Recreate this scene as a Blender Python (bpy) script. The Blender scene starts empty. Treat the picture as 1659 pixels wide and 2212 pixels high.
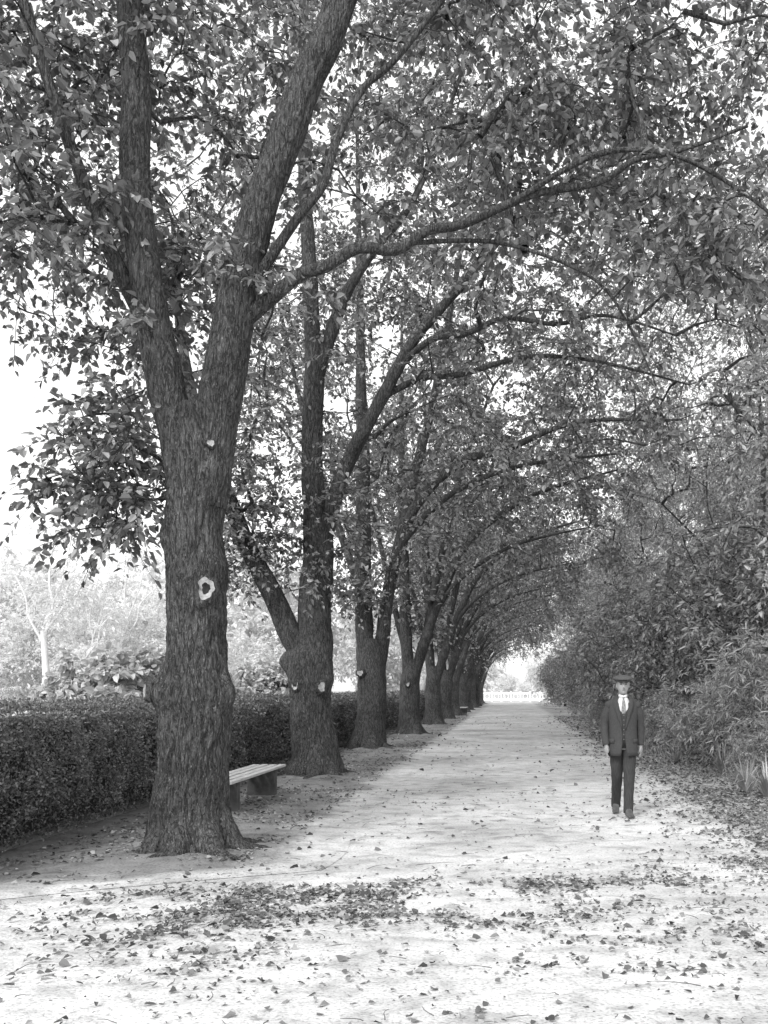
import bpy, math, numpy as np
from mathutils import Vector, noise
R=np.random.default_rng(7)
scene=bpy.context.scene
col=scene.collection

# ---------------------------------------------------------------- helpers
def mesh_quads(name, V, Q, mat=None, smooth=False):
    V=np.asarray(V,dtype=np.float32).reshape(-1,3); Q=np.asarray(Q,dtype=np.int32).reshape(-1,4)
    me=bpy.data.meshes.new(name)
    me.vertices.add(len(V)); me.vertices.foreach_set('co',V.ravel())
    me.loops.add(len(Q)*4); me.loops.foreach_set('vertex_index',Q.ravel())
    me.polygons.add(len(Q)); me.polygons.foreach_set('loop_start',np.arange(0,len(Q)*4,4,dtype=np.int32))
    me.polygons.foreach_set('use_smooth',np.full(len(Q),smooth,dtype=bool))
    me.update(calc_edges=True); me.validate()
    if mat: me.materials.append(mat)
    return me
def mesh_py(name,V,F,mat=None,smooth=False):
    me=bpy.data.meshes.new(name); me.from_pydata([tuple(v) for v in V],[],[tuple(f) for f in F]); me.update()
    if smooth:
        for p in me.polygons: p.use_smooth=True
    if mat: me.materials.append(mat)
    return me
def obj(name,data,parent=None,loc=(0,0,0),rot=(0,0,0),**kw):
    o=bpy.data.objects.new(name,data); col.objects.link(o); o.location=loc; o.rotation_euler=rot
    if parent: o.parent=parent
    for k,v in kw.items(): o[k]=v
    return o
def smoothpath(P,step=0.25):
    P=np.array(P,float); out=[]
    n=len(P)
    for i in range(n-1):
        p0=P[max(i-1,0)];p1=P[i];p2=P[i+1];p3=P[min(i+2,n-1)]
        m=max(1,int(np.ceil(np.linalg.norm(p2[:3]-p1[:3])/step)))
        for k in range(m):
            t=k/m
            out.append(0.5*((2*p1)+(-p0+p2)*t+(2*p0-5*p1+4*p2-p3)*t*t+(-p0+3*p1-3*p2+p3)*t**3))
    out.append(P[-1]); return np.array(out)
class Tubes:
    def __init__(s): s.V=[];s.Q=[];s.n=0
    def add(s,P,rad,seg=6,fn=None):
        P=np.asarray(P,float); rad=np.asarray(rad,float); n=len(P)
        T=np.gradient(P,axis=0); T/=np.linalg.norm(T,axis=1)[:,None]+1e-9
        ref=np.array([0,1.0,0]) if abs(T[0][1])<0.8 else np.array([1.0,0,0])
        A=np.cross(T,ref); A/=np.linalg.norm(A,axis=1)[:,None]+1e-9
        B=np.cross(T,A)
        th=np.linspace(0,2*math.pi,seg,endpoint=False)
        r=np.repeat(rad[:,None],seg,1)
        if fn is not None: r=fn(P,th,r,A,B)
        V=P[:,None,:]+r[:,:,None]*(np.cos(th)[None,:,None]*A[:,None,:]+np.sin(th)[None,:,None]*B[:,None,:])
        i=np.arange(n-1)[:,None]*seg; j=np.arange(seg)[None,:]; j2=(j+1)%seg
        Q=np.stack([i+j,i+j2,i+seg+j2,i+seg+j],-1).reshape(-1,4)
        s.V.append(V.reshape(-1,3)); s.Q.append(Q+s.n); s.n+=n*seg
    def data(s): return np.concatenate(s.V),np.concatenate(s.Q)
    def mesh(s,name,mat,smooth=True):
        V,Q=s.data(); return mesh_quads(name,V,Q,mat,smooth)
def unit(v): return v/(np.linalg.norm(v,axis=-1,keepdims=True)+1e-9)
def leaves(P,U,N,L,W,curl=0.15):
    S=unit(np.cross(U,N)); N=unit(np.cross(S,U))
    L=L[:,None];W=W[:,None]
    b=P; t=P+U*L - N*L*curl
    l1=P+U*L*.3+S*W*.5+N*W*.18; r1=P+U*L*.3-S*W*.5+N*W*.18
    l2=P+U*L*.68+S*W*.36+N*W*.10-N*L*curl*.4; r2=P+U*L*.68-S*W*.36+N*W*.10-N*L*curl*.4
    V=np.stack([b,l1,l2,t,r2,r1],1).reshape(-1,3)
    k=np.arange(len(P))[:,None]*6
    Q=np.concatenate([k+np.array([[0,1,2,3]]),k+np.array([[0,3,4,5]])],0)
    return V,Q
def box(V,F,x0,x1,y0,y1,z0,z1):
    k=len(V)
    V+= [(x0,y0,z0),(x1,y0,z0),(x1,y1,z0),(x0,y1,z0),(x0,y0,z1),(x1,y0,z1),(x1,y1,z1),(x0,y1,z1)]
    F+= [tuple(k+i for i in f) for f in [(0,3,2,1),(4,5,6,7),(0,1,5,4),(1,2,6,5),(2,3,7,6),(3,0,4,7)]]

# ---------------------------------------------------------------- materials (monochrome plate: all greys)
def g(v): return (v,v,v,1)
def newmat(name):
    m=bpy.data.materials.new(name); m.use_nodes=True; nt=m.node_tree; nt.nodes.clear()
    out=nt.nodes.new('ShaderNodeOutputMaterial'); b=nt.nodes.new('ShaderNodeBsdfPrincipled')
    nt.links.new(b.outputs[0],out.inputs[0]); return m,nt,b,out
def ramp(nt,stops):
    r=nt.nodes.new('ShaderNodeValToRGB'); e=r.color_ramp.elements
    while len(e)<len(stops): e.new(0.5)
    for i,(p,v) in enumerate(stops): e[i].position=p; e[i].color=g(v)
    return r
def leafmat(name,lo,hi,rough=.36,trans=.3,spec=.6):
    m,nt,b,out=newmat(name)
    ge=nt.nodes.new('ShaderNodeNewGeometry'); rp=ramp(nt,[(0,lo),(.6,lo+(hi-lo)*.4),(1,hi)])
    nt.links.new(ge.outputs['Random Per Island'],rp.inputs[0]); nt.links.new(rp.outputs[0],b.inputs['Base Color'])
    b.inputs['Roughness'].default_value=rough; b.inputs['Specular IOR Level'].default_value=spec
    tr=nt.nodes.new('ShaderNodeBsdfTranslucent'); nt.links.new(rp.outputs[0],tr.inputs[0])
    mx=nt.nodes.new('ShaderNodeMixShader'); mx.inputs[0].default_value=trans
    nt.links.new(b.outputs[0],mx.inputs[1]); nt.links.new(tr.outputs[0],mx.inputs[2]); nt.links.new(mx.outputs[0],out.inputs[0])
    return m
def noisemat(name,stops,scale=(1,1,1),nscale=5,detail=6,rough=.85,bump=.3,bdist=.02,spec=.2):
    m,nt,b,out=newmat(name)
    tc=nt.nodes.new('ShaderNodeTexCoord'); mp=nt.nodes.new('ShaderNodeMapping'); mp.inputs['Scale'].default_value=scale
    nt.links.new(tc.outputs['Object'],mp.inputs[0])
    n=nt.nodes.new('ShaderNodeTexNoise'); n.inputs['Scale'].default_value=nscale; n.inputs['Detail'].default_value=detail; n.inputs['Roughness'].default_value=.65
    nt.links.new(mp.outputs[0],n.inputs[0]); rp=ramp(nt,stops); nt.links.new(n.outputs[0],rp.inputs[0])
    nt.links.new(rp.outputs[0],b.inputs['Base Color'])
    bp=nt.nodes.new('ShaderNodeBump'); bp.inputs['Strength'].default_value=bump; bp.inputs['Distance'].default_value=bdist
    nt.links.new(n.outputs[0],bp.inputs['Height']); nt.links.new(bp.outputs[0],b.inputs['Normal'])
    b.inputs['Roughness'].default_value=rough; b.inputs['Specular IOR Level'].default_value=spec
    return m
def barkmat(name,lo,hi,sc=1.0,bump=1.0):
    m,nt,b,out=newmat(name); L=nt.links.new
    tc=nt.nodes.new('ShaderNodeTexCoord')
    def NT(scale,zs,det,dist=0):
        mp=nt.nodes.new('ShaderNodeMapping'); mp.inputs['Scale'].default_value=(1,1,zs); L(tc.outputs['Object'],mp.inputs[0])
        n=nt.nodes.new('ShaderNodeTexNoise'); n.inputs['Scale'].default_value=scale; n.inputs['Detail'].default_value=det; n.inputs['Distortion'].default_value=dist
        L(mp.outputs[0],n.inputs[0]); return n.outputs[0]
    def MA(op,a,bv):
        q=nt.nodes.new('ShaderNodeMath'); q.operation=op
        for i,x in enumerate((a,bv)):
            if isinstance(x,(int,float)): q.inputs[i].default_value=x
            else: L(x,q.inputs[i])
        return q.outputs[0]
    def furrow(n,k):
        x=MA('ABSOLUTE',MA('SUBTRACT',n,.5),0); return MA('MINIMUM',MA('MULTIPLY',x,k),1.0)
    f1=furrow(NT(24*sc,.2,2,.3),10); f2=furrow(NT(48*sc,.26,3,.5),8); fine=NT(110*sc,.7,4)
    h=MA('ADD',MA('MULTIPLY',f1,.42),MA('ADD',MA('MULTIPLY',f2,.36),MA('MULTIPLY',fine,.4)))
    rp=ramp(nt,[(.2,lo),(.6,lo+(hi-lo)*.45),(1.0,hi)]); L(h,rp.inputs[0])
    r2=ramp(nt,[(.3,.65),(.7,1.3)]); L(NT(2.0,.8,5),r2.inputs[0])
    r3=ramp(nt,[(.62,0),(.72,.16)]); L(NT(45,.8,3),r3.inputs[0])
    mx=nt.nodes.new('ShaderNodeMixRGB'); mx.blend_type='MULTIPLY'; mx.inputs[0].default_value=1; L(rp.outputs[0],mx.inputs[1]); L(r2.outputs[0],mx.inputs[2])
    a2=nt.nodes.new('ShaderNodeMixRGB'); a2.blend_type='ADD'; a2.inputs[0].default_value=.6; L(mx.outputs[0],a2.inputs[1]); L(r3.outputs[0],a2.inputs[2])
    L(a2.outputs[0],b.inputs['Base Color'])
    bp=nt.nodes.new('ShaderNodeBump'); bp.inputs['Strength'].default_value=bump; bp.inputs['Distance'].default_value=.025
    L(h,bp.inputs['Height']); L(bp.outputs[0],b.inputs['Normal'])
    b.inputs['Roughness'].default_value=.85; b.inputs['Specular IOR Level'].default_value=.25
    return m

M_bark=barkmat('bark',.014,.125)
M_barkfar=barkmat('bark_plain',.018,.105,.7,.8)
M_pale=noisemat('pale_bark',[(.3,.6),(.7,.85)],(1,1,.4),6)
M_leaf=leafmat('elm_leaf',.07,.46)
M_leafR=leafmat('willowy_leaf',.22,.68)
M_leafD=leafmat('dark_glossy_leaf',.12,.60,.32)
M_leafO=leafmat('narrow_leaf',.22,.68)
M_leafH=leafmat('hedge_leaf',.08,.34,.45)
M_leafB=leafmat('haze_painted_leaf',.7,.9,.7,.45,.2)  # background haze and glow painted in as near-white leaf colour
M_leafS=leafmat('broad_pale_leaf',.35,.75,.5)
M_hcore=noisemat('hedge_core',[(.3,.02),(.7,.06)],nscale=20)
M_litter=leafmat('dry_leaf',.035,.42,.7,.1,.25)
M_twig=noisemat('twig',[(.3,.07),(.7,.2)],nscale=10)
M_scar=noisemat('cut_wood',[(.3,.14),(.65,.46)],nscale=16,bump=.6)
M_hollow=noisemat('rot_hollow',[(.3,.01),(.7,.04)],nscale=14)
M_wood=noisemat('bench_plank',[(.3,.3),(.7,.55)],(8,.6,8),4,bump=.3,bdist=.005)
M_leg=noisemat('bench_leg_wood',[(.3,.05),(.7,.11)],nscale=8)
M_white=noisemat('white_paint',[(.3,.75),(.7,.88)],nscale=5)

def groundmat(name,base,lo=.68,edge=None):
    m,nt,b,out=newmat(name); L=nt.links.new
    tc=nt.nodes.new('ShaderNodeTexCoord')
    def N(s,d=6,dist=0):
        n=nt.nodes.new('ShaderNodeTexNoise'); n.inputs['Scale'].default_value=s; n.inputs['Detail'].default_value=d; n.inputs['Distortion'].default_value=dist; L(tc.outputs['Object'],n.inputs[0]); return n
    a=N(.5,5,.3); c=N(4,7,.4); f=N(45,4)
    ra=ramp(nt,[(.3,base*lo),(.62,base*1.12)]); L(a.outputs[0],ra.inputs[0])
    rc=ramp(nt,[(.32,.66),(.48,.95),(.56,1.0),(.75,1.15)]); L(c.outputs[0],rc.inputs[0])
    rf=ramp(nt,[(.34,.62),(.46,1.0),(.7,1.06)]); L(f.outputs[0],rf.inputs[0])
    def MUL(x,y):
        q=nt.nodes.new('ShaderNodeMixRGB'); q.blend_type='MULTIPLY'; q.inputs[0].default_value=1; L(x,q.inputs[1]); L(y,q.inputs[2]); return q.outputs[0]
    c_=MUL(MUL(ra.outputs[0],rc.outputs[0]),rf.outputs[0])
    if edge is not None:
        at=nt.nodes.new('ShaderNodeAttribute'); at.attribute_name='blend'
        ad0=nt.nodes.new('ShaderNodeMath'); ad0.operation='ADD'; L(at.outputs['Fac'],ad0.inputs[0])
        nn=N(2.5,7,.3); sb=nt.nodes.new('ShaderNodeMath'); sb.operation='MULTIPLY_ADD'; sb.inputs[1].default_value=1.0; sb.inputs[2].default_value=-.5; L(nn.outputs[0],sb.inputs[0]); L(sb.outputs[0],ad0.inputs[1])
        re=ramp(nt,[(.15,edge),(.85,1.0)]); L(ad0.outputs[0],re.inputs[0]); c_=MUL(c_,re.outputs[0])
    L(c_,b.inputs['Base Color'])
    ad=nt.nodes.new('ShaderNodeMath'); ad.operation='MULTIPLY_ADD'; ad.inputs[1].default_value=.18; L(f.outputs[0],ad.inputs[0]); L(c.outputs[0],ad.inputs[2])
    bp=nt.nodes.new('ShaderNodeBump'); bp.inputs['Strength'].default_value=.8; bp.inputs['Distance'].default_value=.07
    L(ad.outputs[0],bp.inputs['Height']); L(bp.outputs[0],b.inputs['Normal'])
    b.inputs['Roughness'].default_value=.95; b.inputs['Specular IOR Level'].default_value=.1
    return m
PB=.58
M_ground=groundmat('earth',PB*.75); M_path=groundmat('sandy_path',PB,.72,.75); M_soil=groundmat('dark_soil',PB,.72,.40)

# ---------------------------------------------------------------- ground, path, soil strip
S=600
gm=mesh_py('ground',[(-S,-60,0),(S,-60,0),(S,2*S,0),(-S,2*S,0)],[(0,1,2,3)],M_ground)
obj('ground',gm,kind='structure')
def setblend(me,vals):
    a=me.attributes.new('blend','FLOAT','POINT'); a.data.foreach_set('value',np.array(vals,dtype=np.float32))
ys=np.concatenate([np.arange(-6,40,.2),np.arange(40,134.5,1.0)])
V=[];F=[];bl=[]
fr=[0,.06,.14,.5,.84,.93,1]; fb=[-.4,.5,1.4,1.5,1.4,.5,-.4]
for i,y in enumerate(ys):
    lx=-2.6+.35*noise.noise(Vector((0,y*.5,0)))+.15*noise.noise(Vector((3,y*3,0)))
    if y<9.2: lx-= (9.2-y)*1.0
    rx=2.95+.3*noise.noise(Vector((9,y*.5,0)))+.12*noise.noise(Vector((7,y*3,0)))
    for t,bb in zip(fr,fb): V.append((lx+(rx-lx)*t,y,.004)); bl.append(bb)
    if i:
        k=7*i
        for j in range(6): F.append((k-7+j,k-6+j,k+1+j,k+j))
pm_=mesh_py('path',V,F,M_path); setblend(pm_,bl); obj('path',pm_,kind='structure')
TREES_Y=[(-3.0,9.6),(-3.51,18.2),(-3.78,26.6),(-3.4,34.5),(-3.4,44),(-3.4,53)]
V=[];F=[];bl=[];ysv=np.arange(7.0,60,.14);nx=34
for i,y in enumerate(ysv):
    l=-4.9; r=-1.75+.35*noise.noise(Vector((5,y*.9,0)))+.25*math.exp(-((y-9.5)/.7)**2)
    if y<8.8: r-=(8.8-y)*1.73
    for j in range(nx):
        t=j/(nx-1); x=l+(r-l)*t
        ed=min(1,(1-t)*6)*min(1,(y-7.0)/.5)
        z=.03*math.sin(math.pi*t)*(.5+.5*noise.noise(Vector((x*1.5,y*1.5,0))))
        for tx,ty in TREES_Y: z+=.10*math.exp(-(((x-tx)**2+(y-ty)**2)/.75**2))
        z+=.012*noise.noise(Vector((x*7,y*7,1)))
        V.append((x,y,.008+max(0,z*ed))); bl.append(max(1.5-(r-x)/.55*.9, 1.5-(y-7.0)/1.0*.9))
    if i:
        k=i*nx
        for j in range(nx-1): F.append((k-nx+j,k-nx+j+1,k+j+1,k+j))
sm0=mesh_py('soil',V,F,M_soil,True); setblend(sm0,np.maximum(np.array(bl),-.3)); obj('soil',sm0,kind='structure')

# ---------------------------------------------------------------- tree machinery
def grow(limbs,targets,rng,up=.12,c=.0085,seg=6,twigs=True,leafL=.11,leafR=.6,ntw=5,nlf=10,twl=.75,droop=.55,tb=None,prefer=.6):
    tb=tb or Tubes()
    pos=[];bid=[]
    for l in limbs:
        for p in l:
            if p[2]>.0: pos.append(p[:3]); bid.append(-1)
    pos=np.array(pos); bid=np.array(bid)
    T=np.array(targets)
    d=np.array([np.min(np.linalg.norm(pos-t,axis=1)) for t in T]); T=T[np.argsort(d)]
    br=[]
    for t in T:
        dd=t-pos; dist=np.linalg.norm(dd,axis=1); cost=dist+prefer*np.maximum(0,pos[:,2]-t[2]+.2)
        k=int(np.argmin(cost)); a=pos[k]; D=dist[k]
        n=max(4,int(D/.35)); s=np.linspace(0,1,n)[:,None]
        ctrl=(a+t)/2+np.array([0,0,up*D])+rng.normal(0,.10*D,3)
        c2=rng.normal(0,.035*D,3)
        P=(1-s)**2*a+2*s*(1-s)*ctrl+s*s*t+np.sin(s*math.pi*2)*c2
        br.append([P,bid[k],1])
        b=bid[k]
        while b>=0: br[b][2]+=1; b=br[b][1]
        pos=np.concatenate([pos,P[1:]]); bid=np.concatenate([bid,np.full(n-1,len(br)-1)])
    for P,_,cnt in br:
        r0=c*cnt**.47; tb.add(P,np.linspace(r0,c*.75,len(P)),seg if r0>.02 else 4)
    LP=[];LU=[];LN=[]
    for P,_,cnt in br:
        dirn=unit(P[-1]-P[-2])
        for q in range(ntw):
            st=P[-1] if q<2 else P[int(rng.integers(max(1,len(P)//2),len(P)))]
            dv=unit(dirn*.6+rng.normal(0,.8,3)*np.array([1,1,.6]))
            L=twl*rng.uniform(.5,1.2); m=6
            s=np.linspace(0,1,m)[:,None]
            TP=st+dv*L*s+np.array([0,0,-1])*droop*L*s*s+rng.normal(0,.02,3)*s
            if twigs: tb.add(TP,np.linspace(c*.5,c*.22,m),3)
            u=rng.uniform(.08,1.0,nlf)
            idx=u*(m-1); i0=np.minimum(idx.astype(int),m-2); fr=(idx-i0)[:,None]
            lp=TP[i0]*(1-fr)+TP[i0+1]*fr
            side=unit(np.cross(dv,[0,0,1.0]))*np.where(rng.random(nlf)<.5,1,-1)[:,None]
            lu=unit(dv*.5+side*.8+rng.normal(0,.45,(nlf,3))+np.array([0,0,-.45]))
            ln=unit(np.array([0,0,1.0])+rng.normal(0,.6,(nlf,3)))
            LP.append(lp+lu*.02);LU.append(lu);LN.append(ln)
    LP=np.concatenate(LP);LU=np.concatenate(LU);LN=np.concatenate(LN)
    L=leafL*rng.uniform(.5,1.3,len(LP))
    return tb,leaves(LP,LU,LN,L,L*leafR)
def ell(rng,n,c,r,shell=0.0,cond=None,gap=.0,gs=.45,off=0,rough=.22):
    out=[];c=np.array(c);r=np.array(r); tries=0
    while len(out)<n and tries<n*60:
        tries+=1
        p=rng.normal(0,1,3); p/=np.linalg.norm(p); q=(rng.uniform(shell**3,1))**(1/3)
        q*=1+rough*1.6*noise.noise(Vector(p*1.8)+Vector((off,off,off)))
        P=c+r*p*q
        if P[2]<.12: continue
        if cond and not cond(P): continue
        if gap>0 and noise.noise(Vector(P*gs)+Vector((off,off,off)))< -.5+gap: continue
        out.append(P)
    return out
def barkfn(amp,flare=.5,ph=0,knobs=(),fz=.30,hi=True):
    def fn(P,th,r,A,B):
        z=P[:,2][:,None]; t=th[None,:]
        r=r*(1+flare*np.exp(-np.maximum(z,0)/fz)*(1+.40*np.cos(5*t+ph)+.25*np.cos(3*t+2*ph)))
        out=r.copy(); ca=np.cos(th);sa=np.sin(th)
        for i in range(len(P)):
            for j in range(len(th)):
                d=A[i]*ca[j]+B[i]*sa[j]; p=P[i]+d*r[i,j]
                k=noise.noise(Vector((p[0]*1.6,p[1]*1.6,p[2]*1.2+ph)))*.10*r[i,j]+noise.noise(Vector((p[0]*4,p[1]*4,p[2]*3+ph)))*.07*r[i,j]
                if hi:
                    n1=noise.noise(Vector((p[0]*22,p[1]*22,p[2]*4.2)))
                    k+=amp*(.35-1.8*min(.5,abs(n1)))+amp*.4*noise.noise(Vector((p[0]*45,p[1]*45,p[2]*12)))
                for (kx,ky,kz,kr,ka) in knobs:
                    dd=((p[0]-kx)**2+(p[1]-ky)**2+(p[2]-kz)**2)/kr**2
                    if dd<6: k+=ka*math.exp(-dd)
                out[i,j]=r[i,j]+k
        return out
    return fn
def make_tree(name,trunk,limbs,targets,rng,loc,label,group,hiseg=28,amp=.012,flare=.5,knobs=(),scars=(),ph=0,bm=None,lm=None,step=.12,hi=True,cat='tree',roots=0,rr=.36,**kw):
    tb=Tubes()
    tp=smoothpath(trunk,step)
    tb.add(tp[:,:3],tp[:,3],hiseg,barkfn(amp,flare,ph,knobs,hi=hi))
    sm=[tp]
    for i,l in enumerate(limbs):
        lp=smoothpath(l,max(step,.12)); sm.append(lp)
        big=l[0][3]>.1
        tb.add(lp[:,:3],lp[:,3],(max(16,hiseg//2) if big else 8),barkfn(amp*.6,0,ph+i,hi=hi) if big else None)
    for k in range(roots):
        a=k/roots*6.283+rng.uniform(-.25,.25)+ph; q=rng.uniform(.85,1.15); b=a+rng.uniform(-.25,.25)
        rp=smoothpath([(rr*.45*math.cos(a),rr*.45*math.sin(a),.46,.14),(rr*.85*math.cos(a),rr*.85*math.sin(a),.17,.15),(rr*1.25*math.cos(a),rr*1.25*math.sin(a),.045,.115),(rr*1.7*q*math.cos(b),rr*1.7*q*math.sin(b),.005,.07),(rr*2.3*q*math.cos(b),rr*2.3*q*math.sin(b),-.06,.03)],.05)
        tb.add(rp[:,:3],rp[:,3],20,barkfn(amp*.6,0,ph+k,hi=hi))
    tb,(LV,LQ)=grow(sm[1:] if len(sm)>1 else sm,targets,rng,tb=tb,**kw)
    e=obj(name,None,loc=loc,label=label,category=cat)
    if group: e['group']=group
    e.empty_display_size=.3
    t=obj('trunk',tb.mesh('trunk',bm or M_bark),e)
    c=obj('crown',mesh_quads('crown',LV,LQ,lm or M_leaf),e)
    for (x,y,z,r,nx,ny,hollow) in scars:
        n=Vector((nx,ny,.1)).normalized(); q=n.to_track_quat('Z','Y')
        V=[];F=[];seg=26;prof=[(1.7,-.9),(1.4,-.2),(1.12,.08),(.95,.10),(.86,.02),(.5,.0),(.34,-.03 if not hollow else -.12),(.0001,.0 if not hollow else -.22)]
        for a,(rr_,h) in enumerate(prof):
            for s in range(seg):
                th=s/seg*6.283; w=1+.16*math.sin(2*th+z*7)+.12*math.sin(3*th+z*3)+.07*math.sin(7*th+z)
                v=q@Vector((math.cos(th)*rr_*r*w+(.1*r if a>=6 else 0),math.sin(th)*rr_*r*w*1.1,h*r)); V.append((x+v.x,y+v.y,z+v.z))
                if a:
                    k=a*seg; F.append((k-seg+s,k-seg+(s+1)%seg,k+(s+1)%seg,k+s))
        sc=mesh_py('branch_scar',V,F,bm or M_bark,True); sc.materials.append(M_scar); sc.materials.append(M_hollow)
        for f in sc.polygons:
            a=f.index//seg
            if a>=3: f.material_index=1
            if hollow and a>=5: f.material_index=2
        obj('branch_scar',sc,e)
    return e,t,c

G_av='elm trees lining the path'
def P3(*a): return list(a)
tr1=P3((0,0,-.15,.345),(0,0,.05,.345),(-.03,0,.3,.33),(.01,0,.87,.31),(.03,0,1.5,.322),(.03,0,1.8,.285),(.03,0,2.1,.27),(.04,0,2.62,.275),(.01,0,3.06,.26),(.04,0,3.6,.255),(.05,0,4.0,.235),(.06,0,4.25,.19))
l1R=P3((.10,0,3.3,.20),(.17,0,3.8,.21),(.26,0,4.3,.205),(.34,0,4.8,.195),(.43,.05,5.45,.178),(.62,.1,6.2,.158),(.84,.15,6.85,.15),(1.06,.2,7.5,.148),(1.25,.25,7.95,.145),(1.6,.4,9.2,.13),(2.0,.6,10.5,.09),(2.2,.8,12,.04))
l1L=P3((-.0,0,3.3,.2),(-.08,0,3.8,.195),(-.22,0,4.3,.175),(-.32,0,4.75,.165),(-.42,-.05,5.4,.145),(-.5,-.05,6.0,.138),(-.55,0,6.5,.133),(-.57,.1,7.2,.13),(-.65,.2,7.95,.125),(-.8,.3,9.5,.1),(-1,.5,11.5,.04))
l1b=P3((-.42,0,5.0,.09),(-.73,-.1,5.65,.07),(-1.0,-.2,6.4,.06),(-1.25,-.3,7.2,.05),(-1.45,-.4,7.9,.045),(-1.9,-.6,9,.03))
l1A=P3((.42,0,5.0,.085),(.75,.05,5.3,.072),(1.0,.08,5.52,.065),(1.23,.1,5.6,.06),(1.55,.1,5.78,.057),(1.89,.2,5.80,.054),(2.2,.2,5.99,.05),(2.54,.3,6.10,.047),(3.2,.3,6.38,.04),(3.85,.3,6.5,.033),(4.2,.3,6.72,.03),(4.6,.3,6.8,.025),(5.3,.3,7.05,.016))
l1B=P3((.5,0,5.3,.055),(.97,.1,6.07,.048),(1.2,.15,6.4,.043),(1.32,.2,6.85,.04),(1.55,.3,7.4,.035),(1.9,.4,7.8,.032),(2.6,.8,9,.02))
l1C=P3((2.0,.2,5.87,.025),(2.9,.5,6.0,.022),(3.8,.7,5.75,.018),(4.2,.8,5.3,.012),(4.5,.9,4.7,.008))
l1D=P3((3.0,.3,6.3,.03),(3.8,.1,6.66,.027),(4.5,.0,6.62,.024),(5.2,0,6.25,.019),(5.9,-.1,5.6,.012))
rg=np.random.default_rng(11)
tg=ell(rg,215,(-1.5,.3,6.9),(2.1,2.0,3.1),cond=lambda p:p[2]>4.25-.9*(p[0]+1) and not(p[1]<.1 and (abs(p[0]+.5)<.28 or p[0]>-.2)),gap=.38,gs=.9)
tg+=ell(rg,34,(-.8,.25,3.75),(.6,.7,.8),cond=lambda p:p[0]<-.35)
tg+=ell(rg,125,(1.9,2.2,8.6),(3.4,1.8,3.0),cond=lambda p:p[2]>6.2,gap=.36)
tg+=ell(rg,120,(4.6,1.2,8.2),(2.2,1.8,2.2),gap=.40)
tg+=ell(rg,20,(4.9,.6,6.2),(1.0,.8,.8))
tg+=[(.6,-.1,5.35),(.75,.1,5.6),(.35,-.3,5.6),(1.2,.1,5.4),(-.6,-.5,6.0),(-.7,-.5,6.2),(-.3,-.4,4.9)]
make_tree('elm_tree',tr1,[l1R,l1L,l1b,l1A,l1B,l1C,l1D],tg,rg,(-3.0,9.6,0),
  'large old elm with forked trunk and pale pruning scars',G_av,hiseg=150,step=.033,amp=.028,flare=.36,
  knobs=[(-.33,-.1,1.58,.14,.11),(.35,-.1,1.55,.13,.07),(.30,-.15,2.72,.14,.05),(-.25,-.15,3.0,.13,.05),(.2,-.25,2.5,.15,.035),(-.2,-.25,1.5,.15,.04)],
  scars=[(.205,-.270,2.50,.085,.35,-1,True),(.24,-.235,3.84,.030,.3,-1,False),(-.38,-.2,1.56,.05,-1,-.7,False)],ph=.6,ntw=6,nlf=12,leafL=.098,twl=.6,roots=8,c=.007)
def crownT(rng,n,seed,low=8,xr=6.8,cx=2.0,cz=10.2,rz=6.4):
    def cond(p):
        if p[0]<-1: return p[2]>5.2+.9*(-p[0]-1)
        return p[2]>5.0+.08*max(0,p[0])+ (.5 if p[0]<1 else 0)
    t=ell(rng,n,(cx,.3,cz),(xr,5.0,rz),shell=.35,cond=cond,gap=.33,gs=.4,off=seed)
    t+=ell(rng,low,(0,-.1,4.3),(1.1,.7,.9))
    return t
tr2=P3((0,0,-.15,.40),(0,0,.05,.40),(.02,0,.33,.385),(-.06,0,.99,.365),(-.07,0,1.65,.37),(-.08,0,2.07,.40),(0,0,2.48,.31),(0,0,3.14,.28),(.08,0,3.97,.28),(.04,0,4.5,.23),(-.04,0,5.62,.18),(0,0,7.27,.175),(0,0,7.6,.14))
l2=[P3((0,0,7.1,.16),(-.08,0,8.9,.13),(-.2,.1,10.6,.11),(-.25,.2,12.2,.08),(-.3,.3,15.5,.04)),
 P3((0,0,7.0,.13),(.5,0,8.5,.1),(1.0,.1,9.4,.08),(1.8,.3,10.6,.06),(2.6,.5,12.9,.03)),
 P3((-.1,0,1.9,.2),(-.42,-.1,2.55,.2),(-.66,-.15,3.14,.19),(-.91,-.2,3.64,.175),(-1.16,-.2,4.13,.16),(-1.5,-.2,5,.14),(-2,-.2,6.3,.11),(-2.4,0,8,.08),(-2.6,.2,10,.04)),
 P3((.1,0,4.1,.19),(.3,0,4.8,.15),(.58,0,5.6,.13),(1.24,0,6.86,.115),(1.8,.1,7.9,.095),(2.64,.2,8.9,.08),(3.3,.3,9.75,.07),(4.5,.4,10.8,.045),(5.8,.5,11.4,.02)),
 P3((1.55,.05,7.4,.065),(2.1,-.1,7.8,.06),(2.7,-.2,7.86,.055),(3.4,-.3,8.1,.05),(4.3,-.3,8.0,.04),(5.2,-.3,8.15,.03),(6.4,-.3,7.8,.018)),
 P3((1.2,0,6.8,.065),(1.9,.2,7.2,.06),(2.6,.3,7.3,.055),(3.8,.4,7.65,.044),(5.1,.5,7.6,.032),(6.8,.6,7.2,.016))]
rg=np.random.default_rng(12)
t2=crownT(rg,420,3,20)+ell(rg,24,(-1.3,-.3,5.1),(1.0,.7,.9))+ell(rg,12,(-1.2,-.5,3.9),(.5,.4,.5))
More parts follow.
